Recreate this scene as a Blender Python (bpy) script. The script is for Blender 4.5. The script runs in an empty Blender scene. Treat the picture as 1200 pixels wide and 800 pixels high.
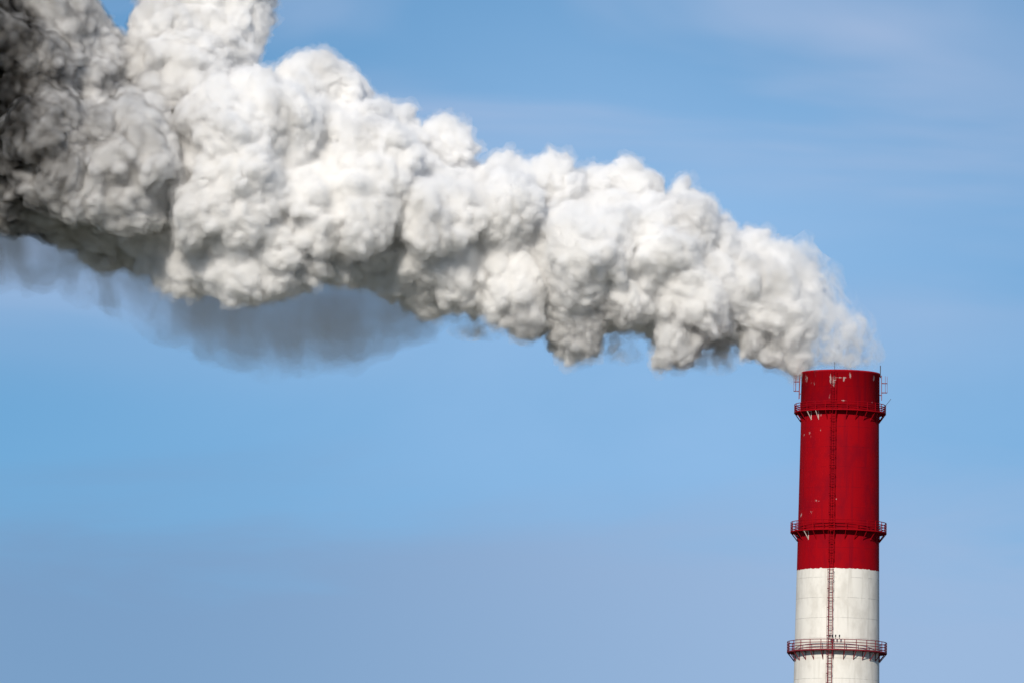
import bpy, bmesh, math, random
import numpy as np
from mathutils import Vector, Matrix

R = math.radians
rnd = random.Random(7)
rng = np.random.default_rng(11)
sc = bpy.context.scene
col = sc.collection

# ------------------------------------------------------------------ camera, sky, sun, exposure
IMG_W, IMG_H = 1200.0, 800.0
PXM = 0.1                       # metres per photo pixel at the chimney
CAM = Vector((-38.55, -1150.0, 2.0))
PITCH, ROLL = 6.0, 0.95
cam_data = bpy.data.cameras.new("camera")
cam = bpy.data.objects.new("camera", cam_data)
col.objects.link(cam)
cam.matrix_world = (Matrix.Translation(CAM) @ Matrix.Rotation(R(90 + PITCH), 4, 'X') @ Matrix.Rotation(R(ROLL), 4, 'Z'))
cam_data.sensor_width = 36.0
SLANT = 1150.0 / math.cos(R(PITCH))
HALF = IMG_W * PXM / 2
cam_data.lens = 18.0 * SLANT / HALF
cam_data.clip_start, cam_data.clip_end = 1.0, 60000.0
sc.camera = cam

SUN_EL, SUN_AZ = 27.0, -14.0     # azimuth measured from behind the camera, + = to the right
world = bpy.data.worlds.new("World")
sc.world = world
world.use_nodes = True
nt = world.node_tree
nt.nodes.clear()
N = nt.nodes.new
out = N('ShaderNodeOutputWorld'); bg = N('ShaderNodeBackground'); sky = N('ShaderNodeTexSky')
sky.sky_type = 'NISHITA'
sky.sun_disc = False
sky.sun_elevation = R(SUN_EL)
sky.sun_rotation = R(180 - SUN_AZ)
sky.altitude = 200
sky.air_density = 1.0
sky.dust_density = 0.2
sky.ozone_density = 2.0
bg.inputs['Strength'].default_value = 0.12
L_ = nt.links.new
tc = N('ShaderNodeTexCoord')
lift = N('ShaderNodeVectorMath'); lift.operation = 'MULTIPLY_ADD'
lift.inputs[1].default_value = (1, 1, 1.6); lift.inputs[2].default_value = (0, 0, 0.11)
L_(tc.outputs['Generated'], lift.inputs[0]); L_(lift.outputs[0], sky.inputs[0])
hsv = N('ShaderNodeHueSaturation'); hsv.inputs['Saturation'].default_value = 1.25
L_(sky.outputs[0], hsv.inputs['Color'])
tint = N('ShaderNodeMixRGB'); tint.blend_type = 'MULTIPLY'; tint.inputs['Fac'].default_value = 1.0
tint.inputs['Color2'].default_value = (0.68, 0.74, 0.70, 1)
L_(hsv.outputs[0], tint.inputs['Color1'])
def wm(op, *vals):
    n = N('ShaderNodeMath'); n.operation = op
    for i, v in enumerate(vals):
        if isinstance(v, (int, float)): n.inputs[i].default_value = v
        else: L_(v, n.inputs[i])
    return n.outputs[0]
def wmap(v, a, c, lo, hi):
    n = N('ShaderNodeMapRange'); n.interpolation_type = 'SMOOTHSTEP'
    for k, x in zip(('From Min', 'From Max', 'To Min', 'To Max'), (a, c, lo, hi)): n.inputs[k].default_value = x
    L_(v, n.inputs['Value']); return n.outputs[0]
def wnoise(scale, loc, tilt, detail=5, rough=0.5, dist=0.5):
    mp = N('ShaderNodeMapping'); mp.inputs['Scale'].default_value = scale; mp.inputs['Location'].default_value = loc; mp.inputs['Rotation'].default_value = (0, R(tilt), 0)
    L_(tc.outputs['Generated'], mp.inputs['Vector'])
    n = N('ShaderNodeTexNoise'); n.inputs['Scale'].default_value = 1.0; n.inputs['Detail'].default_value = detail
    n.inputs['Roughness'].default_value = rough; n.inputs['Distortion'].default_value = dist
    L_(mp.outputs[0], n.inputs['Vector']); return n.outputs['Fac']
sep = N('ShaderNodeSeparateXYZ'); L_(tc.outputs['Generated'], sep.inputs[0])
SX, SZ = sep.outputs['X'], sep.outputs['Z']
# thin high cloud: a broad milky veil in mid sky, long soft streaks higher up, a grey bank near the horizon
n1 = wnoise((14, 14, 26), (0.7, 0, 2.2), 0)
gx = wm('POWER', wm('ABSOLUTE', wm('DIVIDE', wm('SUBTRACT', SX, 0.018), 0.050)), 2.0)
gz = wm('POWER', wm('ABSOLUTE', wm('DIVIDE', wm('SUBTRACT', SZ, 0.106), 0.034)), 2.0)
milk = wm('MULTIPLY', wm('EXPONENT', wm('MULTIPLY', wm('ADD', gx, gz), -1.0)), wmap(n1, 0.25, 0.7, 0.55, 0.95))
streak = wmap(wnoise((11, 11, 50), (2.4, 0, 1.1), -7, 4, 0.45, 0.6), 0.36, 0.62, 0.0, 0.9)
streak = wm('MULTIPLY', wm('MULTIPLY', streak, wmap(SZ, 0.096, 0.118, 0.0, 1.0)), wmap(SX, 0.03, 0.055, 1.0, 0.5))
n2 = wnoise((16, 16, 70), (5.3, 0, 0.4), 0, 6, 0.55, 0.6)
low = wmap(wm('ADD', SZ, wm('MULTIPLY', wm('SUBTRACT', n2, 0.5), 0.036)), 0.076, 0.0945, 0.75, 0.0)
c1_ = N('ShaderNodeMixRGB'); c1_.inputs['Color2'].default_value = (1.96, 3.35, 5.3, 1)
L_(milk, c1_.inputs['Fac']); L_(tint.outputs[0], c1_.inputs['Color1'])
c2_ = N('ShaderNodeMixRGB'); c2_.inputs['Color2'].default_value = (2.6, 3.35, 4.8, 1)
L_(streak, c2_.inputs['Fac']); L_(c1_.outputs[0], c2_.inputs['Color1'])
lowc = N('ShaderNodeMixRGB'); lowc.inputs['Color1'].default_value = (1.3, 2.05, 3.35, 1); lowc.inputs['Color2'].default_value = (2.4, 3.2, 4.65, 1)
L_(wmap(SX, -0.05, 0.05, 0.0, 1.0), lowc.inputs['Fac'])
c3_ = N('ShaderNodeMixRGB'); L_(lowc.outputs[0], c3_.inputs['Color2'])
L_(low, c3_.inputs['Fac']); L_(c2_.outputs[0], c3_.inputs['Color1'])
L_(c3_.outputs[0], bg.inputs['Color'])
nt.links.new(bg.outputs[0], out.inputs['Surface'])

sun_data = bpy.data.lights.new("sun", 'SUN')
sun_data.energy = 3.7
sun_data.angle = R(0.53)
sun_data.color = (1.0, 0.93, 0.83)
sun = bpy.data.objects.new("sun", sun_data)
col.objects.link(sun)
# direction towards the sun
sd = Vector((math.sin(R(SUN_AZ)) * math.cos(R(SUN_EL)), -math.cos(R(SUN_AZ)) * math.cos(R(SUN_EL)), math.sin(R(SUN_EL))))
sun.rotation_euler = sd.to_track_quat('Z', 'Y').to_euler()

vs = sc.view_settings
vs.view_transform = 'Standard'
vs.look = 'None'
vs.exposure = 0.35
vs.gamma = 1.0
vs.use_curve_mapping = False
cy = sc.cycles
cy.max_bounces = 32
cy.volume_bounces = 24
cy.diffuse_bounces = 4
cy.transparent_max_bounces = 128
cy.use_denoising = True
cy.use_adaptive_sampling = True
cy.adaptive_threshold = 0.02

MW = cam.matrix_world.copy()
def at(px, py, depth=0.0):
    """World point on the plane Y = depth that the photo pixel shows."""
    d = Vector(((px - IMG_W / 2) * PXM / SLANT, -(py - IMG_H / 2) * PXM / SLANT, -1.0))
    d = MW.to_3x3() @ d
    t = (depth - CAM.y) / d.y
    return CAM + d * t

# ------------------------------------------------------------------ helpers
def tag(o, label=None, cat=None, group=None, kind=None):
    if label: o['label'] = label
    if cat: o['category'] = cat
    if group: o['group'] = group
    if kind: o['kind'] = kind
    return o

def link_mesh(name, verts, faces, mat, parent=None, smooth=False):
    me = bpy.data.meshes.new(name)
    me.from_pydata(verts, [], faces)
    if smooth:
        me.polygons.foreach_set('use_smooth', [True] * len(me.polygons))
    me.materials.append(mat)
    o = bpy.data.objects.new(name, me)
    col.objects.link(o)
    o.parent = parent
    return o

class MB:
    def __init__(self): self.v, self.f = [], []
    def tube(self, a, b, r, n=6):
        a, b = Vector(a), Vector(b)
        d = (b - a).normalized()
        u = d.orthogonal().normalized(); w = d.cross(u)
        i = len(self.v)
        for p in (a, b):
            for k in range(n):
                t = 2 * math.pi * k / n
                self.v.append(tuple(p + u * (r * math.cos(t)) + w * (r * math.sin(t))))
        for k in range(n):
            self.f.append((i + k, i + (k + 1) % n, i + n + (k + 1) % n, i + n + k))
        self.f.append(tuple(i + k for k in reversed(range(n))))
        self.f.append(tuple(i + n + k for k in range(n)))
    def box(self, c, sx, sy, sz, ang=0.0):
        i = len(self.v); ca, sa = math.cos(ang), math.sin(ang)
        for z in (-1, 1):
            for x, y in ((-1, -1), (1, -1), (1, 1), (-1, 1)):
                lx, ly = x * sx / 2, y * sy / 2
                self.v.append((c[0] + lx * ca - ly * sa, c[1] + lx * sa + ly * ca, c[2] + z * sz / 2))
        for f in ((3, 2, 1, 0), (4, 5, 6, 7), (0, 1, 5, 4), (1, 2, 6, 5), (2, 3, 7, 6), (3, 0, 4, 7)):
            self.f.append(tuple(i + k for k in f))
    def lathe(self, prof, n=96, closed=True):
        """prof: list of (r, z) loops revolved about Z."""
        i = len(self.v); m = len(prof)
        for r, z in prof:
            for k in range(n):
                t = 2 * math.pi * k / n
                self.v.append((r * math.cos(t), r * math.sin(t), z))
        for j in range(m if closed else m - 1):
            j2 = (j + 1) % m
            for k in range(n):
                k2 = (k + 1) % n
                self.f.append((i + j * n + k, i + j * n + k2, i + j2 * n + k2, i + j2 * n + k))
    def ring(self, R_, z, r, n=72, s=6):
        self.lathe([(R_ + r * math.cos(2 * math.pi * k / s), z + r * math.sin(2 * math.pi * k / s)) for k in range(s)], n)
    def build(self, name, mat, parent=None, smooth=False):
        return link_mesh(name, self.v, self.f, mat, parent, smooth)

def new_mat(name):
    m = bpy.data.materials.new(name); m.use_nodes = True
    m.node_tree.nodes.clear()
    return m, m.node_tree, m.node_tree.nodes.new, m.node_tree.links.new

# ------------------------------------------------------------------ SMOKE: numpy noise
def _hash(ix, iy, iz, s):
    h = (ix.astype(np.int64) * 73856093) ^ (iy.astype(np.int64) * 19349663) ^ (iz.astype(np.int64) * 83492791) ^ (s * 2654435761)
    h = (h ^ (h >> 13)) * 1274126177 & 0xFFFFFFFF
    h = (h ^ (h >> 16)) * 2246822519 & 0xFFFFFFFF
    return ((h ^ (h >> 15)) & 0xFFFFFF) / float(0xFFFFFF)

def vnoise(p, seed):
    """smooth value noise, -1..1; p is (n,3)"""
    i = np.floor(p); f = p - i; i = i.astype(np.int64)
    u = f * f * f * (f * (f * 6 - 15) + 10)
    res = 0
    for dx in (0, 1):
        for dy in (0, 1):
            for dz in (0, 1):
                w = (u[:, 0] if dx else 1 - u[:, 0]) * (u[:, 1] if dy else 1 - u[:, 1]) * (u[:, 2] if dz else 1 - u[:, 2])
                res = res + w * _hash(i[:, 0] + dx, i[:, 1] + dy, i[:, 2] + dz, seed)
    return res * 2 - 1

def vec_noise(p, seed):
    return np.stack([vnoise(p, seed), vnoise(p + 17.3, seed + 1), vnoise(p - 9.1, seed + 2)], 1)

def fbm(p, seed, octv=3):
    a, r, t = 1.0, 0, 0
    for k in range(octv):
        r = r + a * vnoise(p * 2 ** k, seed + k); t += a; a *= 0.5
    return r / t

def worley(p, seed):
    i = np.floor(p).astype(np.int64); best = np.full(len(p), 9.0)
    for dx in (-1, 0, 1):
        for dy in (-1, 0, 1):
            for dz in (-1, 0, 1):
                c = i + np.array([dx, dy, dz])
                q = np.stack([_hash(c[:, 0], c[:, 1], c[:, 2], seed + k) for k in range(3)], 1) + c
                d = ((q - p) ** 2).sum(1)
                best = np.minimum(best, d)
    return np.sqrt(best)

# ------------------------------------------------------------------ SMOKE: signed distance grid
class Field:
    def __init__(self, lo, hi, h):
        self.lo, self.h = np.array(lo, float), h
        self.n = np.ceil((np.array(hi) - self.lo) / h).astype(int) + 1
        self.g = np.full(self.n, 6.0, np.float32)
    def stamp(self, c, r, sq=(1, 1, 1), k=0.0):
        """union with an ellipsoid of radius r (axis scale sq), smooth by k"""
        c = np.asarray(c, float); sq = np.asarray(sq, float)
        m = r * sq + 1.2 + k
        a = np.maximum(np.floor((c - m - self.lo) / self.h).astype(int), 0)
        b = np.minimum(np.ceil((c + m - self.lo) / self.h).astype(int) + 1, self.n)
        if (b <= a).any(): return
        ax = [((np.arange(a[d], b[d]) * self.h + self.lo[d] - c[d]) / sq[d]).astype(np.float32) ** 2 for d in range(3)]
        d = np.sqrt(ax[0][:, None, None] + ax[1][None, :, None] + ax[2][None, None, :]) - np.float32(r)
        v = self.g[a[0]:b[0], a[1]:b[1], a[2]:b[2]]
        if k > 0:
            hh = np.maximum(k - np.abs(v - d), 0) / k
            np.minimum(v, d, out=v); v -= hh * hh * (k / 4)
        else:
            np.minimum(v, d, out=v)
    def surface(self):
        idx = np.argwhere(np.abs(self.g) < self.h * 0.6)
        idx = idx[((idx > 1) & (idx < self.n - 2)).all(1)]
        return idx
    def normals(self, idx):
        g = self.g; n = np.zeros((len(idx), 3), np.float32)
        for d in range(3):
            e = np.zeros(3, int); e[d] = 2
            p = np.minimum(idx + e, self.n - 1); q = np.maximum(idx - e, 0)
            n[:, d] = g[p[:, 0], p[:, 1], p[:, 2]] - g[q[:, 0], q[:, 1], q[:, 2]]
        return n / (np.linalg.norm(n, axis=1, keepdims=True) + 1e-6)
    def grow(self, r_fn, spacing, out_fn, k=0.0, keep=1.0, jit=0.4, patch=0.0, seed=0):
        """grow a new generation of billows on the present surface"""
        idx = self.surface()
        rng.shuffle(idx)
        pos = idx * self.h + self.lo
        rr = r_fn(pos)
        cell = np.floor(pos / (spacing * rr.mean())).astype(np.int64)
        key = cell[:, 0] * 1000003 + cell[:, 1] * 1009 + cell[:, 2]
        _, first = np.unique(key, return_index=True)
        idx, pos, rr = idx[first], pos[first], rr[first]
        if keep < 1 or patch:
            pr = np.full(len(idx), keep)
            if patch:
                pr = np.clip(keep + 2.2 * fbm(pos / patch, seed, 2), 0.06, 1.0)
            s = rng.random(len(idx)) < pr
            idx, pos, rr = idx[s], pos[s], rr[s]
        nn = self.normals(idx)
        rr = rr * (1 + jit * (rng.random(len(rr)) * 2 - 1))
        c = pos + nn * (rr * out_fn(len(rr)))[:, None]
        for i in range(len(rr)):
            self.stamp(c[i], rr[i], k=k)
        return len(rr)
    def mesh(self, iso=0.0):
        import openvdb
        g = openvdb.FloatGrid(6.0)
        g.copyFromArray(self.g)
        p, q = g.convertToQuads(isovalue=iso)
        return np.asarray(p, np.float64) * self.h + self.lo, np.asarray(q)

def np_mesh(name, p, q, mat, parent=None):
    me = bpy.data.meshes.new(name)
    me.vertices.add(len(p)); me.vertices.foreach_set('co', p.astype(np.float32).ravel())
    me.loops.add(len(q) * 4); me.loops.foreach_set('vertex_index', q.astype(np.int32).ravel())
    me.polygons.add(len(q)); me.polygons.foreach_set('loop_start', np.arange(0, len(q) * 4, 4, dtype=np.int32))
    me.polygons.foreach_set('use_smooth', np.ones(len(q), bool))
    me.update(calc_edges=True)
    me.materials.append(mat)
    o = bpy.data.objects.new(name, me)
    col.objects.link(o); o.parent = parent
    return o

def vert_normals(p, q):
    n = np.zeros_like(p)
    fn = np.cross(p[q[:, 2]] - p[q[:, 0]], p[q[:, 3]] - p[q[:, 1]])
    for k in range(4):
        for d in range(3):
            n[:, d] += np.bincount(q[:, k], fn[:, d], len(p))
    return n / (np.linalg.norm(n, axis=1, keepdims=True) + 1e-9)

# outlines of the dense plume in photo pixels
TOP = [(-160, -100), (-60, -80), (0, -40), (60, 10), (90, 45), (112, 92), (140, 108), (180, 112), (240, 110), (270, 108), (300, 120), (340, 118), (370, 110), (400, 110), (430, 155), (460, 185),
       (500, 188), (540, 208), (565, 222), (610, 216), (650, 230), (700, 228), (750, 226), (800, 230), (835, 258), (870, 270), (900, 286), (915, 314), (935, 390)]
BOT = [(-60, 200), (0, 205), (60, 244), (100, 276), (150, 292), (200, 306), (240, 312), (300, 290), (350, 280), (400, 320), (450, 320), (500, 348), (560, 366),
       (610, 350), (650, 386), (690, 394), (730, 394), (770, 376), (800, 404), (850, 396), (900, 394), (950, 408)]
def interp(tab, x): return float(np.interp(x, [a for a, b in tab], [b for a, b in tab]))

def build_plume_field(h):
    lo_w = at(-180, 460, 0); hi_w = at(1010, -150, 0)
    F = Field((lo_w.x, -22, lo_w.z), (hi_w.x, 17, hi_w.z), h)
    # generation 0: overlapping masses packed inside the outlines
    x = -150.0
    while x < 938:
        t, b = interp(TOP, x), interp(BOT, x)
        hh = (b - t) / 2 * PXM
        pr = min(max((940 - x) / 790, 0), 1)
        hh = max(hh - (0.7 + 1.0 * pr ** 0.7), 0.6)
        for k in range(7):
            a = 2 * math.pi * (k / 7 + rnd.random() * 0.1)
            rr = hh * rnd.uniform(0.38, 0.58)
            off = hh - rr
            c = at(x + rnd.uniform(-8, 8), (t + b) / 2, 0)
            F.stamp((c.x, c.y + math.cos(a) * off * 1.1, c.z + math.sin(a) * off), rr, k=0.6)
        c = at(x, (t + b) / 2, 0)
        F.stamp((c.x, c.y, c.z), hh * 0.75, k=0.8)
        x += max(9, hh / PXM * 0.2)
    # named billows of the outline (px, py, radius px, depth m)
    for px, py, r, d in [(232, 62, 48, -2), (246, 38, 42, -1), (262, -2, 36, 0), (205, 50, 36, -3), (192, 84, 34, -4), (230, 10, 44, 2), (235, -60, 56, 2), (210, 14, 32, -1), (215, 95, 50, -5),
                         (40, 40, 62, -6), (0, -20, 80, -3), (70, 15, 30, -4), (62, 66, 36, -7), (30, 110, 66, -8), (-30, 160, 70, -8), (60, 185, 62, -11), (30, 215, 40, -8), (105, 90, 34, -6),
                         (382, 112, 38, -1), (404, 108, 26, 1), (350, 118, 28, -3), (300, 168, 70, -9), (270, 225, 60, -11), (430, 205, 54, -8), (125, 190, 70, -10), (350, 245, 50, -10),
                         (520, 178, 22, 0), (466, 160, 24, -2), (580, 216, 22, 1), (650, 222, 20, -1), (745, 215, 28, 0), (806, 230, 26, -1), (705, 224, 20, 1), (600, 250, 40, -7), (510, 250, 46, -8),
                         (225, 295, 40, -4), (285, 302, 40, -7), (335, 296, 42, -8), (410, 245, 50, -10), (690, 378, 30, -2), (795, 399, 23, -3), (610, 345, 36, -5), (880, 390, 22, -1), (912, 405, 20, 0), (936, 412, 15, 0), (925, 380, 18, 0.5),
                         (780, 300, 42, -5), (690, 300, 42, -7), (850, 320, 34, -4)]:
        c = at(px, py, d)
        pr = min(max((940 - px) / 790, 0), 1)
        F.stamp(c, max(r * PXM - (0.8 + 1.0 * pr ** 0.7), 0.6), k=0.6)
    # size of billows shrinks towards the chimney
    x0, x1 = at(940, 400).x, at(150, 200).x
    def prog(pos): return np.clip((x0 - pos[:, 0]) / (x0 - x1), 0, 1)
    c1 = F.grow(lambda p: 1.35 + 1.35 * prog(p) ** 0.7, 1.15, lambda n: rng.uniform(-0.6, 0.0, n), k=0.25, keep=0.9, jit=0.6)
    c2 = F.grow(lambda p: 0.7 + 0.5 * prog(p), 1.25, lambda n: rng.uniform(-0.5, 0.15, n), k=0.12, keep=0.8, patch=6.0, seed=40)
    c3 = F.grow(lambda p: 0.42 + 0.2 * prog(p), 1.3, lambda n: rng.uniform(-0.4, 0.25, n), k=0.03, keep=0.9, patch=3.5, seed=60)
    print("billows", c1, c2, c3, "grid", F.n)
    return F

def smoke_mat(name, density, color, aniso=0.0, film=0.06):
    m, t, N, L = new_mat(name)
    o = N('ShaderNodeOutputMaterial')
    v = N('ShaderNodeVolumePrincipled')
    v.inputs['Color'].default_value = (*color, 1)
    v.inputs['Density'].default_value = density
    v.inputs['Anisotropy'].default_value = aniso
    tr = N('ShaderNodeBsdfTransparent'); df = N('ShaderNodeBsdfDiffuse'); mx = N('ShaderNodeMixShader')
    df.inputs['Color'].default_value = (*color, 1)
    mx.inputs[0].default_value = film
    L(tr.outputs[0], mx.inputs[1]); L(df.outputs[0], mx.inputs[2])
    L(mx.outputs[0], o.inputs['Surface']); L(v.outputs[0], o.inputs['Volume'])
    return m

import time
_t = time.time()
def warp(p, k=1.0):
    return p + k * (0.7 * vec_noise(p * 0.22, 5) + 0.3 * vec_noise(p * 0.6, 7) + 0.13 * vec_noise(p * 1.5, 9))

F = build_plume_field(0.22)
print("field", time.time() - _t)
ALB = (0.975, 0.973, 0.969)
mat_smoke = smoke_mat("smoke", 0.85, ALB, film=0.003)
mat_core = smoke_mat("dense_smoke", 2.4, ALB, film=0.0)
mat_fringe = smoke_mat("thin_smoke", 0.15, ALB, film=0.0)
p, q = F.mesh(0.0)
plume = np_mesh("smoke_plume", warp(p), q, mat_smoke)
tag(plume, "billowing white and grey smoke plume drifting from the chimney mouth", "smoke")
# denser inner smoke, and a ragged thin fringe outside it
p, q = F.mesh(-0.26)
np_mesh("smoke_core", warp(p), q, mat_core, plume)
p, q = F.mesh(0.5)
n = vert_normals(p, q)
d = 0.75 * fbm(p * 1.3, 80, 3) + 0.5 * fbm(p * 0.4, 84, 2)
np_mesh("smoke_fringe", warp(p) + n * (d - 0.1)[:, None], q, mat_fringe, plume)
# dimming and shade put into the plume as absorption: nested, ever darker towards the far left, and faint grey patches along it
def darken_mat(name, density, c=(0.02, 0.01, 0.0)):
    m, t, N, L = new_mat(name)
    o = N('ShaderNodeOutputMaterial'); v = N('ShaderNodeVolumeAbsorption')
    v.inputs['Color'].default_value = (*c, 1); v.inputs['Density'].default_value = density
    L(v.outputs[0], o.inputs['Volume']); return m
def darken(blobs, steps):
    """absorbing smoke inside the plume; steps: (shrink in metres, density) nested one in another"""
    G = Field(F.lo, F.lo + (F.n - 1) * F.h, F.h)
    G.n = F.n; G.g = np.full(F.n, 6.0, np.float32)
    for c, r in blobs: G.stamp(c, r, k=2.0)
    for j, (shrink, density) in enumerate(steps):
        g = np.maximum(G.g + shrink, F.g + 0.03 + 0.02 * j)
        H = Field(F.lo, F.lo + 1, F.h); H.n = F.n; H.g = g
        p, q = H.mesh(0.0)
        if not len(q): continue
        o = np_mesh("smoke_darkening", warp(p), q, darken_mat("smoke_darkening", density), plume)
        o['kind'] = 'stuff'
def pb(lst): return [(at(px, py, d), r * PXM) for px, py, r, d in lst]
def dim_left(puffs):
    """one absorbing mass that dims the left of the plume; puffs: (px, py, half width px, half height px, density)"""
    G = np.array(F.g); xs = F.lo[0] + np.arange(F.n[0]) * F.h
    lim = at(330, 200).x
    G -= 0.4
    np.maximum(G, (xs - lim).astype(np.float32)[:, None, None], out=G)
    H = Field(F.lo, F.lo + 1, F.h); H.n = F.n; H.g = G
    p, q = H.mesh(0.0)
    m, t, N, L = new_mat("left_dimming")
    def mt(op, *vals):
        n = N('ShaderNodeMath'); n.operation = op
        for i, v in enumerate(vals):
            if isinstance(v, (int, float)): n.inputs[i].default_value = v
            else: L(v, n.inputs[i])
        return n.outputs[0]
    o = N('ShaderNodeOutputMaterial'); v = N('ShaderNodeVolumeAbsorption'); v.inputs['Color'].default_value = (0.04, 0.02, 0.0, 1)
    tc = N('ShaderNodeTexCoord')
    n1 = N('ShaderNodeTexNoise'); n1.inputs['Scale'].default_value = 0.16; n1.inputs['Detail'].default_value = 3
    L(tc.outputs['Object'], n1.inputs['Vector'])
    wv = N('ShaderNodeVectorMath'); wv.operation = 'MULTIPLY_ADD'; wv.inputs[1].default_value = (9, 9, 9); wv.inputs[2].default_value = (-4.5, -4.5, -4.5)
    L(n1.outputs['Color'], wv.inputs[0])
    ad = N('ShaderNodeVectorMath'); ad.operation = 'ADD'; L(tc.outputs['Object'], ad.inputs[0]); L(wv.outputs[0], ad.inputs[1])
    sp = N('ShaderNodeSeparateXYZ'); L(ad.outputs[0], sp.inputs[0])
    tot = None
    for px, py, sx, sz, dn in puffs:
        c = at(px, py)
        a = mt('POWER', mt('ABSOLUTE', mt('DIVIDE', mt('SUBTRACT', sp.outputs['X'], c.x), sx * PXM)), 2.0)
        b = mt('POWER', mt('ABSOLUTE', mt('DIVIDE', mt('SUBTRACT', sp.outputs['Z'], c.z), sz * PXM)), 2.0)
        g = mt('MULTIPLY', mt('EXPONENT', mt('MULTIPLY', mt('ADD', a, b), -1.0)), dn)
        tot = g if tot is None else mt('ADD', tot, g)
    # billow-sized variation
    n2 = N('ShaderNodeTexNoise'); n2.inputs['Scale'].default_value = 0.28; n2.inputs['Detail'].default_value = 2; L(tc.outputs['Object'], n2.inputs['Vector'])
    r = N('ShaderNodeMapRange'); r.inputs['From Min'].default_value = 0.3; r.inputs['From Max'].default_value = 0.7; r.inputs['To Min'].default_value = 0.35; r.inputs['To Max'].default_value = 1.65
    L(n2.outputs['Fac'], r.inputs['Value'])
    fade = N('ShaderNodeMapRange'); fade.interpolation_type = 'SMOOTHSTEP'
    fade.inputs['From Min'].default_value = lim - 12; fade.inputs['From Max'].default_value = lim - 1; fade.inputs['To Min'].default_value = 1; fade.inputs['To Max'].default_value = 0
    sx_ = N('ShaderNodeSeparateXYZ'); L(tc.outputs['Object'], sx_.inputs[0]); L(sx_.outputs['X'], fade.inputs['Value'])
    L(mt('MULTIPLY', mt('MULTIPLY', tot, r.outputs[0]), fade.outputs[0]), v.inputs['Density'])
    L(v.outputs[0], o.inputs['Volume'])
    np_mesh("smoke_darkening", warp(p), q, m, plume)
dim_left([(-18, 145, 62, 90, 2.6), (-60, 150, 220, 210, 0.24), (-10, 35, 95, 80, 0.38), (0, 250, 50, 35, 0.4), (120, 190, 90, 60, 0.15)])  # far-left dimming put into the smoke's tone by absorption
darken(pb([(640, 398, 24, -3), (700, 402, 22, -3), (670, 395, 20, -5), (760, 404, 22, -3), (825, 412, 26, -2), (900, 405, 22, -1), (860, 395, 20, -3), (550, 375, 24, -4), (740, 380, 24, -6), (610, 370, 22, -6), (700, 370, 22, -7), (800, 380, 22, -5)]), [(0.0, 0.30)])  # shade of the underside, put in as absorbing blobs
_i = F.surface(); rng.shuffle(_i); _p = _i[:160] * F.h + F.lo
darken([(c, rng.uniform(0.7, 2.2)) for c in _p], [(0.0, 0.10)])  # grey self-shadow mottling of the billows, put in as random absorbing patches
print("plume done", time.time() - _t)

# ------------------------------------------------------------------ wisps and shaded veil
def wisp_mat(name, density, color, scale, lo, hi, stretch=(1, 1, 1), detail=4, dist=1.0, loc=(0, 0, 0)):
    m, t, N, L = new_mat(name)
    o = N('ShaderNodeOutputMaterial')
    v = N('ShaderNodeVolumePrincipled'); v.inputs['Color'].default_value = (*color, 1); v.inputs['Anisotropy'].default_value = 0.0
    tc = N('ShaderNodeTexCoord'); mp = N('ShaderNodeMapping'); mp.inputs['Scale'].default_value = stretch; mp.inputs['Location'].default_value = loc
    n = N('ShaderNodeTexNoise'); n.inputs['Scale'].default_value = scale; n.inputs['Detail'].default_value = detail
    n.inputs['Roughness'].default_value = 0.6; n.inputs['Distortion'].default_value = dist
    r = N('ShaderNodeMapRange'); r.interpolation_type = 'SMOOTHSTEP'
    r.inputs['From Min'].default_value = lo; r.inputs['From Max'].default_value = hi; r.inputs['To Max'].default_value = density
    L(tc.outputs['Object'], mp.inputs[0]); L(mp.outputs[0], n.inputs['Vector']); L(n.outputs['Fac'], r.inputs['Value'])
    L(r.outputs[0], v.inputs['Density']); L(v.outputs[0], o.inputs['Volume'])
    tr = N('ShaderNodeBsdfTransparent'); df = N('ShaderNodeBsdfDiffuse'); mx = N('ShaderNodeMixShader')
    df.inputs['Color'].default_value = (*color, 1); mx.inputs[0].default_value = 0.003
    L(tr.outputs[0], mx.inputs[1]); L(df.outputs[0], mx.inputs[2]); L(mx.outputs[0], o.inputs['Surface'])
    return m

def blob_mesh(name, blobs, h, mat, parent, warp, grow_r=0.0, pad=4.0):
    cs = [(at(px, py, d), r * PXM, sq) for px, py, r, d, sq in blobs]
    lo = [min(c[i] - r * sq[i] for c, r, sq in cs) - pad for i in range(3)]
    hi = [max(c[i] + r * sq[i] for c, r, sq in cs) + pad for i in range(3)]
    G = Field(lo, hi, h)
    for c, r, sq in cs: G.stamp(c, r, sq, k=0.8)
    if grow_r:
        G.grow(lambda p: np.full(len(p), grow_r), 1.3, lambda n: rng.uniform(-0.5, 0.2, n), k=0.3, keep=0.7)
    # nested layers, thinner outside, so that the edge fades
    for iso, mt in (mat if isinstance(mat, list) else [(0.0, mat)]):
        p, q = G.mesh(iso)
        if not len(q): continue
        p = p + warp * vec_noise(p * 0.3 + iso, 15) + 0.45 * warp * vec_noise(p * 0.9 + iso, 19)
        o = np_mesh(name, p, q, mt, parent)
    return o

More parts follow.
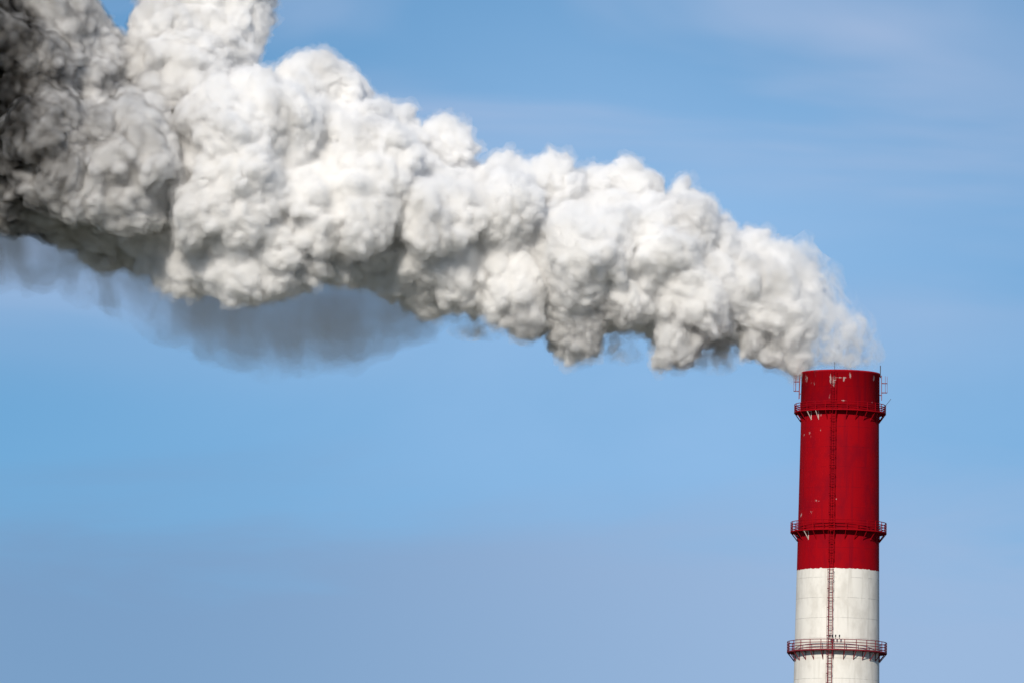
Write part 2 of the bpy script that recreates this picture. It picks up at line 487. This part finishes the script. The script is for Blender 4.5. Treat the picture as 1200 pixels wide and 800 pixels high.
def veil(d, lo): return wisp_mat("smoke_veil", d, (0.988, 0.988, 0.988), 0.16, lo, 0.66, (1.2, 1, 0.4), detail=5)
E1 = (1.4, 1.0, 1.0)
blob_mesh("smoke_veil", [(-30, 275, 60, 10, E1), (35, 285, 46, 12, E1), (110, 292, 46, 14, E1), (180, 325, 46, 14, E1), (235, 345, 52, 15, E1), (285, 360, 56, 16, E1),
                         (335, 374, 54, 16, E1), (345, 402, 30, 16, (1.2, 1, 1)), (395, 368, 50, 15, E1), (445, 358, 42, 14, E1), (490, 364, 24, 12, (1.8, 1, 1))],
          0.5, [(0.6, veil(0.10, 0.32)), (-0.4, veil(0.11, 0.26)), (-1.3, veil(0.08, 0.2)), (-2.2, veil(0.06, 0.2))], plume, 0.75, grow_r=1.3)
def wisp(d, lo): return wisp_mat("smoke_wisp", d, (0.98, 0.98, 0.98), 0.5, lo, 0.74, (1.2, 1.2, 0.8), dist=1.2)
blob_mesh("smoke_wisp", [(985, 418, 34, 0, (1.25, 1.2, 0.5)), (988, 400, 34, 0, (1.0, 1, 0.9)), (968, 382, 38, 0, (1, 1, 1)), (985, 368, 22, 0, (1, 1, 1)), (1004, 408, 24, 0, (1, 1, 0.9)), (1000, 388, 22, 0, (1, 1, 1)), (950, 350, 40, 0, (1, 1, 1)),
                         (930, 318, 36, 0, (1, 1, 1)), (890, 300, 30, 0, (1, 1, 1))],
          0.4, [(0.45, wisp(0.32, 0.42)), (-0.3, wisp(0.45, 0.40)), (-1.0, wisp(0.6, 0.38))], plume, 1.1)
for b_ in [(900, 414, 18, 0, (2, 1.5, 0.8)), (835, 418, 16, 0, (2, 1.5, 0.8)), (705, 408, 18, 1, (2, 1.5, 0.9)), (560, 384, 14, 1, (2, 1.5, 0.8))]:
    blob_mesh('smoke_wisp', [b_], 0.4, [(0.3, wisp(0.3, 0.40)), (-0.4, wisp(0.5, 0.36))], plume, 0.9)

# ------------------------------------------------------------------ CHIMNEY
def zed(py): return at(981, py, 0).z
Z_TOP, Z_G1, Z_G2, Z_BAND, Z_G3 = zed(437), zed(484), zed(624), zed(668), zed(764.5)
SLOPE = (5.0 - 4.5) / (zed(437) - zed(800))
def rad(z): return 4.5 + (Z_TOP - z) * SLOPE

def paint(name, base, dark, seam_dark, chips, z0, over=None):
    """weathered paint over concrete lifts; chips: (x, z, sx, sz, strength) where it has flaked, front side"""
    m, t, N, L = new_mat(name)
    def math_(op, a, b=None, c=None):
        n = N('ShaderNodeMath'); n.operation = op
        for i, v in enumerate((a, b, c)):
            if v is None: continue
            if isinstance(v, (int, float)): n.inputs[i].default_value = v
            else: L(v, n.inputs[i])
        return n.outputs[0]
    o = N('ShaderNodeOutputMaterial'); b = N('ShaderNodeBsdfPrincipled'); L(b.outputs[0], o.inputs[0])
    tc = N('ShaderNodeTexCoord'); sp = N('ShaderNodeSeparateXYZ'); L(tc.outputs['Object'], sp.inputs[0])
    def noise(scale, stretch, detail=4, rough=0.6):
        mp = N('ShaderNodeMapping'); mp.inputs['Scale'].default_value = stretch
        n = N('ShaderNodeTexNoise'); n.inputs['Scale'].default_value = scale; n.inputs['Detail'].default_value = detail; n.inputs['Roughness'].default_value = rough
        L(tc.outputs['Object'], mp.inputs[0]); L(mp.outputs[0], n.inputs['Vector']); return n.outputs['Fac']
    def ramp(v, a, c):
        n = N('ShaderNodeMapRange'); n.interpolation_type = 'SMOOTHSTEP'; n.inputs['From Min'].default_value = a; n.inputs['From Max'].default_value = c
        L(v, n.inputs['Value']); return n.outputs[0]
    # broad weathering: blotches and rain streaks
    blot = ramp(noise(0.55, (1, 1, 0.6)), 0.42, 0.70)
    streak = ramp(noise(1.6, (1, 1, 0.06), 5), 0.48, 0.70)
    mix1 = N('ShaderNodeMixRGB'); mix1.inputs['Color1'].default_value = (*base, 1); mix1.inputs['Color2'].default_value = (*dark, 1)
    w = math_('MAXIMUM', math_('MULTIPLY', blot, 0.55), math_('MULTIPLY', streak, 0.6)); L(w, mix1.inputs['Fac'])
    # joints between the lifts
    zz = math_('DIVIDE', math_('SUBTRACT', math_('ADD', sp.outputs['Z'], math_('MULTIPLY', noise(0.8, (1, 1, 1), 2), 0.05)), z0), 2.36)
    fr = math_('ABSOLUTE', math_('SUBTRACT', math_('FRACT', zz), 0.5))
    seam = math_('MULTIPLY', ramp(fr, 0.488, 0.497), ramp(noise(0.7, (1, 1, 0.3)), 0.36, 0.56))
    mix2 = N('ShaderNodeMixRGB'); mix2.inputs['Color2'].default_value = (*seam_dark, 1)
    L(math_('MULTIPLY', seam, 0.75), mix2.inputs['Fac']); L(mix1.outputs[0], mix2.inputs['Color1'])
    last = mix2.outputs[0]
    front = ramp(math_('MULTIPLY', sp.outputs['Y'], -1.0), -0.5, 0.5)
    fl = noise(3.0, (1.0, 1.0, 0.4), 6, 0.7)
    for cx, cz, sx, sz, st, colr in chips:
        dx = math_('POWER', math_('ABSOLUTE', math_('DIVIDE', math_('SUBTRACT', sp.outputs['X'], cx), sx)), 2.0)
        dz = math_('POWER', math_('ABSOLUTE', math_('DIVIDE', math_('SUBTRACT', sp.outputs['Z'], cz), sz)), 2.0)
        g = math_('EXPONENT', math_('MULTIPLY', math_('ADD', dx, dz), -1.0))
        mk = math_('MULTIPLY', ramp(math_('ADD', fl, math_('MULTIPLY', g, st)), 0.80, 0.92), front)
        mx = N('ShaderNodeMixRGB'); mx.inputs['Color2'].default_value = (*colr, 1)
        L(math_('MULTIPLY', mk, 0.85), mx.inputs['Fac']); L(last, mx.inputs['Color1']); last = mx.outputs[0]
    if over:
        zc, colr = over
        edge = math_('ADD', sp.outputs['Z'], math_('MULTIPLY', math_('SUBTRACT', noise(2.2, (1, 1, 0.15), 5), 0.5), 0.4))
        mk = ramp(edge, zc - 0.13, zc - 0.10)
        mx = N('ShaderNodeMixRGB'); mx.inputs['Color2'].default_value = (*colr, 1)
        L(mk, mx.inputs['Fac']); L(last, mx.inputs['Color1']); last = mx.outputs[0]
    L(last, b.inputs['Base Color'])
    b.inputs['Roughness'].default_value = 0.8; b.inputs['Specular IOR Level'].default_value = 0.06
    bp = N('ShaderNodeBump'); bp.inputs['Strength'].default_value = 0.35; bp.inputs['Distance'].default_value = 0.05
    L(math_('SUBTRACT', noise(1.1, (1, 1, 0.7), 5), math_('MULTIPLY', seam, 0.6)), bp.inputs['Height']); L(bp.outputs[0], b.inputs['Normal'])
    return m

PALE = (0.46, 0.36, 0.35); SOOT = (0.03, 0.025, 0.028)
def cp(px, py, sx, sz, st, c=PALE): return ((px - 984) * PXM, zed(py) + 0.45 * (1 - ((px - 984) / 46) ** 2), sx, sz, st, c)
red_chips = [cp(944, 446, 0.35, 1.0, 0.36), cp(951, 456, 0.5, 0.9, 0.26), cp(956, 440, 1.3, 0.5, 0.34, SOOT), cp(952, 444, 0.9, 1.1, 0.22, (0.16, 0.08, 0.09)), cp(962, 440, 0.5, 0.25, 0.30),
             cp(971, 452, 0.32, 1.1, 0.40), cp(975, 456, 0.3, 0.9, 0.42), cp(984, 451, 0.8, 0.12, 0.46), cp(986, 453, 0.16, 0.5, 0.5), cp(994, 449, 0.2, 0.7, 0.44), cp(951, 476, 0.7, 0.8, 0.23),
             cp(970, 472, 0.25, 1.0, 0.30), cp(1022, 446, 0.3, 0.5, 0.34), cp(1020, 474, 0.12, 0.5, 0.36), cp(987, 478, 0.5, 0.15, 0.46), cp(948, 515, 0.25, 0.9, 0.30), cp(961, 493, 0.2, 0.5, 0.30),
             cp(942, 513, 0.15, 0.5, 0.33), cp(960, 511, 0.2, 0.4, 0.30), cp(1000, 437, 2.2, 0.35, 0.26, SOOT), cp(975, 441, 0.7, 1.0, 0.24, SOOT), cp(1012, 452, 0.5, 1.4, 0.22, (0.12, 0.004, 0.01)), cp(950, 560, 1.0, 4.0, 0.20, (0.13, 0.001, 0.01)), cp(965, 530, 0.6, 3.0, 0.22, (0.13, 0.001, 0.01)), cp(945, 640, 0.8, 2.0, 0.22, (0.12, 0.001, 0.01)), cp(956, 593, 1.3, 0.25, 0.28), cp(952, 605, 0.7, 0.5, 0.25), cp(979, 593, 0.2, 0.2, 0.4), cp(940, 606, 0.3, 0.5, 0.32)]
RED = paint("red_paint", (0.265, 0.0007, 0.0045), (0.14, 0.001, 0.008), (0.12, 0.002, 0.008), red_chips, zed(668))
WHITE = paint("white_paint", (0.655, 0.635, 0.585), (0.45, 0.425, 0.38), (0.20, 0.19, 0.18), [cp(px_, py_, w_, h_, st_, c_) for px_, py_, w_, h_, st_, c_ in [(945, 780, 0.25, 1.5, 0.24, (0.36, 0.25, 0.19)), (962, 778, 0.12, 1.2, 0.27, (0.36, 0.24, 0.18)), (997, 782, 0.14, 1.8, 0.25, (0.36, 0.26, 0.20)), (1016, 776, 0.15, 1.1, 0.26, (0.34, 0.24, 0.18)), (950, 700, 1.2, 1.6, 0.17, (0.48, 0.45, 0.40)), (1005, 725, 1.5, 1.5, 0.17, (0.48, 0.46, 0.42)), (975, 676, 0.3, 1.0, 0.22, (0.42, 0.25, 0.22)), (1010, 680, 0.2, 1.2, 0.22, (0.45, 0.30, 0.27)), (978, 730, 0.25, 3.0, 0.20, (0.45, 0.36, 0.30))]], zed(691) - 1.18, (Z_BAND, (0.26, 0.001, 0.007)))
def flat(name, c, rough=0.7, metal=0.0):
    m, t, N, L = new_mat(name)
    o = N('ShaderNodeOutputMaterial'); b = N('ShaderNodeBsdfPrincipled'); L(b.outputs[0], o.inputs[0])
    n = N('ShaderNodeTexNoise'); n.inputs['Scale'].default_value = 2.5; n.inputs['Detail'].default_value = 4
    tc = N('ShaderNodeTexCoord'); L(tc.outputs['Object'], n.inputs['Vector'])
    mx = N('ShaderNodeMixRGB'); mx.inputs['Color1'].default_value = (*[x * 0.6 for x in c], 1); mx.inputs['Color2'].default_value = (*[min(1, x * 1.3) for x in c], 1)
    L(n.outputs['Fac'], mx.inputs['Fac']); L(mx.outputs[0], b.inputs['Base Color'])
    b.inputs['Roughness'].default_value = rough; b.inputs['Metallic'].default_value = metal; b.inputs['Specular IOR Level'].default_value = 0.3
    return m
STEEL = flat("dark_red_steel", (0.17, 0.010, 0.018))
RUST = flat("weathered_steel", (0.22, 0.05, 0.05))
GREY = flat("bare_steel", (0.06, 0.06, 0.075))
BONE = flat("flaked_white_steel", (0.6, 0.5, 0.45))
DARK = flat("sooty_lining", (0.02, 0.02, 0.02), 0.9)
LAMP = flat("lamp_housing", (0.02, 0.02, 0.025), 0.4)

chim = bpy.data.objects.new("chimney", None); col.objects.link(chim)
tag(chim, "tall red and white banded industrial chimney with railed galleries and smoke pouring out", "chimney")
def band(name, z0, z1, mat, seg=24):
    mb = MB(); mb.lathe([(rad(z0 + (z1 - z0) * k / seg), z0 + (z1 - z0) * k / seg) for k in range(seg + 1)], 160, closed=False)
    return mb.build(name, mat, chim, True)
H = Z_BAND - Z_TOP
band("red_band", Z_BAND, Z_TOP, RED, 40)
zs = Z_BAND; kind = 1
while zs > 0.5:
    z2 = max(zs + H, 0.0)
    band("white_band" if kind else "red_band", z2, zs, WHITE if kind else RED, 30)
    zs = z2; kind = 1 - kind
# thicker head of the shaft above the upper gallery, rim and sooty lining
mb = MB(); mb.lathe([(rad(Z_G1) + 0.003, Z_G1 - 0.1), (rad(Z_G1) + 0.07, Z_G1), (4.57, Z_TOP - 0.25), (4.62, Z_TOP - 0.22), (4.62, Z_TOP), (4.35, Z_TOP + 0.03), (4.35, Z_TOP - 0.2)], 160, closed=False)
mb.build("chimney_head", RED, chim, True)
mb = MB(); mb.lathe([(4.34, Z_TOP + 0.02), (4.2, Z_TOP - 3), (4.2, Z_TOP - 14), (0.01, Z_TOP - 14)], 96, closed=False)
mb.build("flue_lining", DARK, chim, True)

def polar(r, a, z): return Vector((r * math.sin(a), -r * math.cos(a), z))     # a = 0 faces the camera, + to the right

def gallery(z, r_out, rail_h, mat, nb, white_at=(), toe=0.07):
    r_in = rad(z) + 0.03
    g = MB(); g.lathe([(r_in, z - 0.06), (r_out, z - 0.06), (r_out, z), (r_in, z)], 128)
    g.lathe([(r_out - 0.012, z - 0.08), (r_out + 0.03, z - 0.08), (r_out + 0.03, z + toe), (r_out - 0.012, z + toe)], 128)
    g = g.build("gallery", mat, chim)
    rl = MB()
    for hh in (rail_h, rail_h * 0.72, rail_h * 0.46, rail_h * 0.2): rl.ring(r_out - 0.02, z + hh, 0.045, 128)
    rl.build("handrail", mat, g, True)
    for k in range(nb):
        a = 2 * math.pi * (k + 0.5) / nb
        pm = MB(); pm.tube(polar(r_out - 0.02, a, z), polar(r_out - 0.02, a, z + rail_h), 0.045); pm.build("rail_post", mat, g)
        bm_ = MB()
        bm_.tube(polar(r_out - 0.06, a, z - 0.1), polar(rad(z - 1.05) + 0.03, a, z - 1.05), 0.05)
        bm_.tube(polar(r_in + 0.02, a, z - 0.07), polar(rad(z - 1.05) + 0.04, a, z - 1.1), 0.04)
        bm_.tube(polar(r_in, a, z - 0.1), polar(r_out - 0.04, a, z - 0.1), 0.045)
        w = k in white_at
        b_ = bm_.build("bracket", BONE if w else mat, g)
        if w: b_['label'] = "pale gallery bracket with flaked paint"
    return g
NB = 26
def kidx(px, half): return int(((math.asin((px - 983.5) / half)) / (2 * math.pi)) % 1 * NB)
gallery(Z_G1, 5.35, 0.95, RED, NB, (kidx(944, 50), kidx(955, 50)))
gallery(Z_G2, 5.60, 1.15, RED, NB, (kidx(943, 52),))
gallery(Z_G3, 5.82, 1.2, STEEL, NB)

# caged ladder up the front, from the ground to the rim
LA = -math.asin(9.5 / 48.5)
def caged_ladder(name, a, z0, z1, mat, gap=0.16, width=0.46, cage=True, parent=chim, rung_r=0.02):
    u = Vector((math.cos(a), math.sin(a), 0)); o_ = Vector((math.sin(a), -math.cos(a), 0))
    def pt(z, s, d): return o_ * (rad(z) + gap + d) + u * s + Vector((0, 0, z))
    m = MB()
    for s in (-width / 2, width / 2):
        n = max(int((z1 - z0) / 10), 1)
        for k in range(n):
            m.tube(pt(z0 + (z1 - z0) * k / n, s, 0), pt(z0 + (z1 - z0) * (k + 1) / n, s, 0), 0.04)
    z = z0 + 0.15
    while z < z1: m.tube(pt(z, -width / 2, 0), pt(z, width / 2, 0), rung_r, 5); z += 0.32
    z = z0 + 0.6
    while z < z1:
        for s in (-width / 2, width / 2): m.tube(pt(z, s, -gap + 0.01), pt(z, s, 0), 0.03, 5)
        z += 2.2
    lad = m.build(name, mat, parent)
    if cage:
        c = MB(); z = z0 + 0.9
        loop = [(-width / 2, 0)] + [(-0.36 * math.cos(math.pi * k / 8), 0.30 + 0.36 * math.sin(math.pi * k / 8)) for k in range(9)] + [(width / 2, 0)]
        while z < z1:
            for (s0, d0), (s1, d1) in zip(loop, loop[1:]): c.tube(pt(z, s0, d0), pt(z, s1, d1), 0.03, 5)
            z += 1.1
        for k in (2, 5, 8):
            s, d = loop[k]
            n = max(int((z1 - z0) / 10), 1)
            for j in range(n): c.tube(pt(z0 + 0.9 + (z1 - z0 - 1) * j / n, s, d), pt(z0 + 0.9 + (z1 - z0 - 1) * (j + 1) / n, s, d), 0.022, 5)
        c.build("safety_cage", mat, lad)
    return lad
caged_ladder("ladder", LA, 3.0, Z_BAND - 0.1, STEEL)
caged_ladder("ladder", LA, Z_BAND, Z_TOP - 0.1, RED)
for a in (R(-86), R(88)):
    caged_ladder("rim_ladder", a, Z_G1 + 1.6, Z_TOP - 0.2, RUST, gap=0.3, width=0.5)
# lightning rods, aerial and warning lamps
def rod(name, a, b, r, mat):
    m = MB(); m.tube(a, b, r); return m.build(name, mat, chim)
rod("lightning_rod", polar(4.45, R(-11), Z_TOP - 0.1), polar(4.45, R(-11), Z_TOP + 0.85), 0.03, GREY)
rod("lightning_rod", polar(4.66, R(86), Z_TOP - 0.5), polar(4.66, R(86), Z_TOP + 0.95), 0.055, GREY)
rod("lightning_rod", polar(4.45, R(165), Z_TOP - 0.1), polar(4.45, R(165), Z_TOP + 0.7), 0.03, GREY)
rod("aerial", polar(5.3, R(84), Z_G1 + 0.9), polar(5.95, R(84), Z_G1 + 1.75), 0.03, GREY)
for px in (970.5, 973.5, 977.3, 981.8):
    a = math.asin((px - 981) / 58)
    m = MB(); m.tube(polar(5.8, a, Z_G3 + 1.18), polar(5.8, a, Z_G3 + 1.45), 0.03); m.tube(polar(5.8, a, Z_G3 + 1.45), polar(5.8, a, Z_G3 + 1.70), 0.085, 10)
    m.build("warning_lamp", LAMP, chim)

# ------------------------------------------------------------------ ground, out to the horizon
m, t, N, L = new_mat("winter_ground")
o = N('ShaderNodeOutputMaterial'); b = N('ShaderNodeBsdfPrincipled'); L(b.outputs[0], o.inputs[0])
n = N('ShaderNodeTexNoise'); n.inputs['Scale'].default_value = 0.01; n.inputs['Detail'].default_value = 8
tc = N('ShaderNodeTexCoord'); L(tc.outputs['Object'], n.inputs['Vector'])
r = N('ShaderNodeValToRGB'); r.color_ramp.elements[0].color = (0.06, 0.07, 0.04, 1); r.color_ramp.elements[1].color = (0.14, 0.13, 0.10, 1)
L(n.outputs['Fac'], r.inputs[0]); L(r.outputs[0], b.inputs['Base Color']); b.inputs['Roughness'].default_value = 0.95
S = 20000
g = link_mesh("ground", [(-S, -S, 0), (S, -S, 0), (S, S, 0), (-S, S, 0)], [(0, 1, 2, 3)], m)
tag(g, kind="structure")
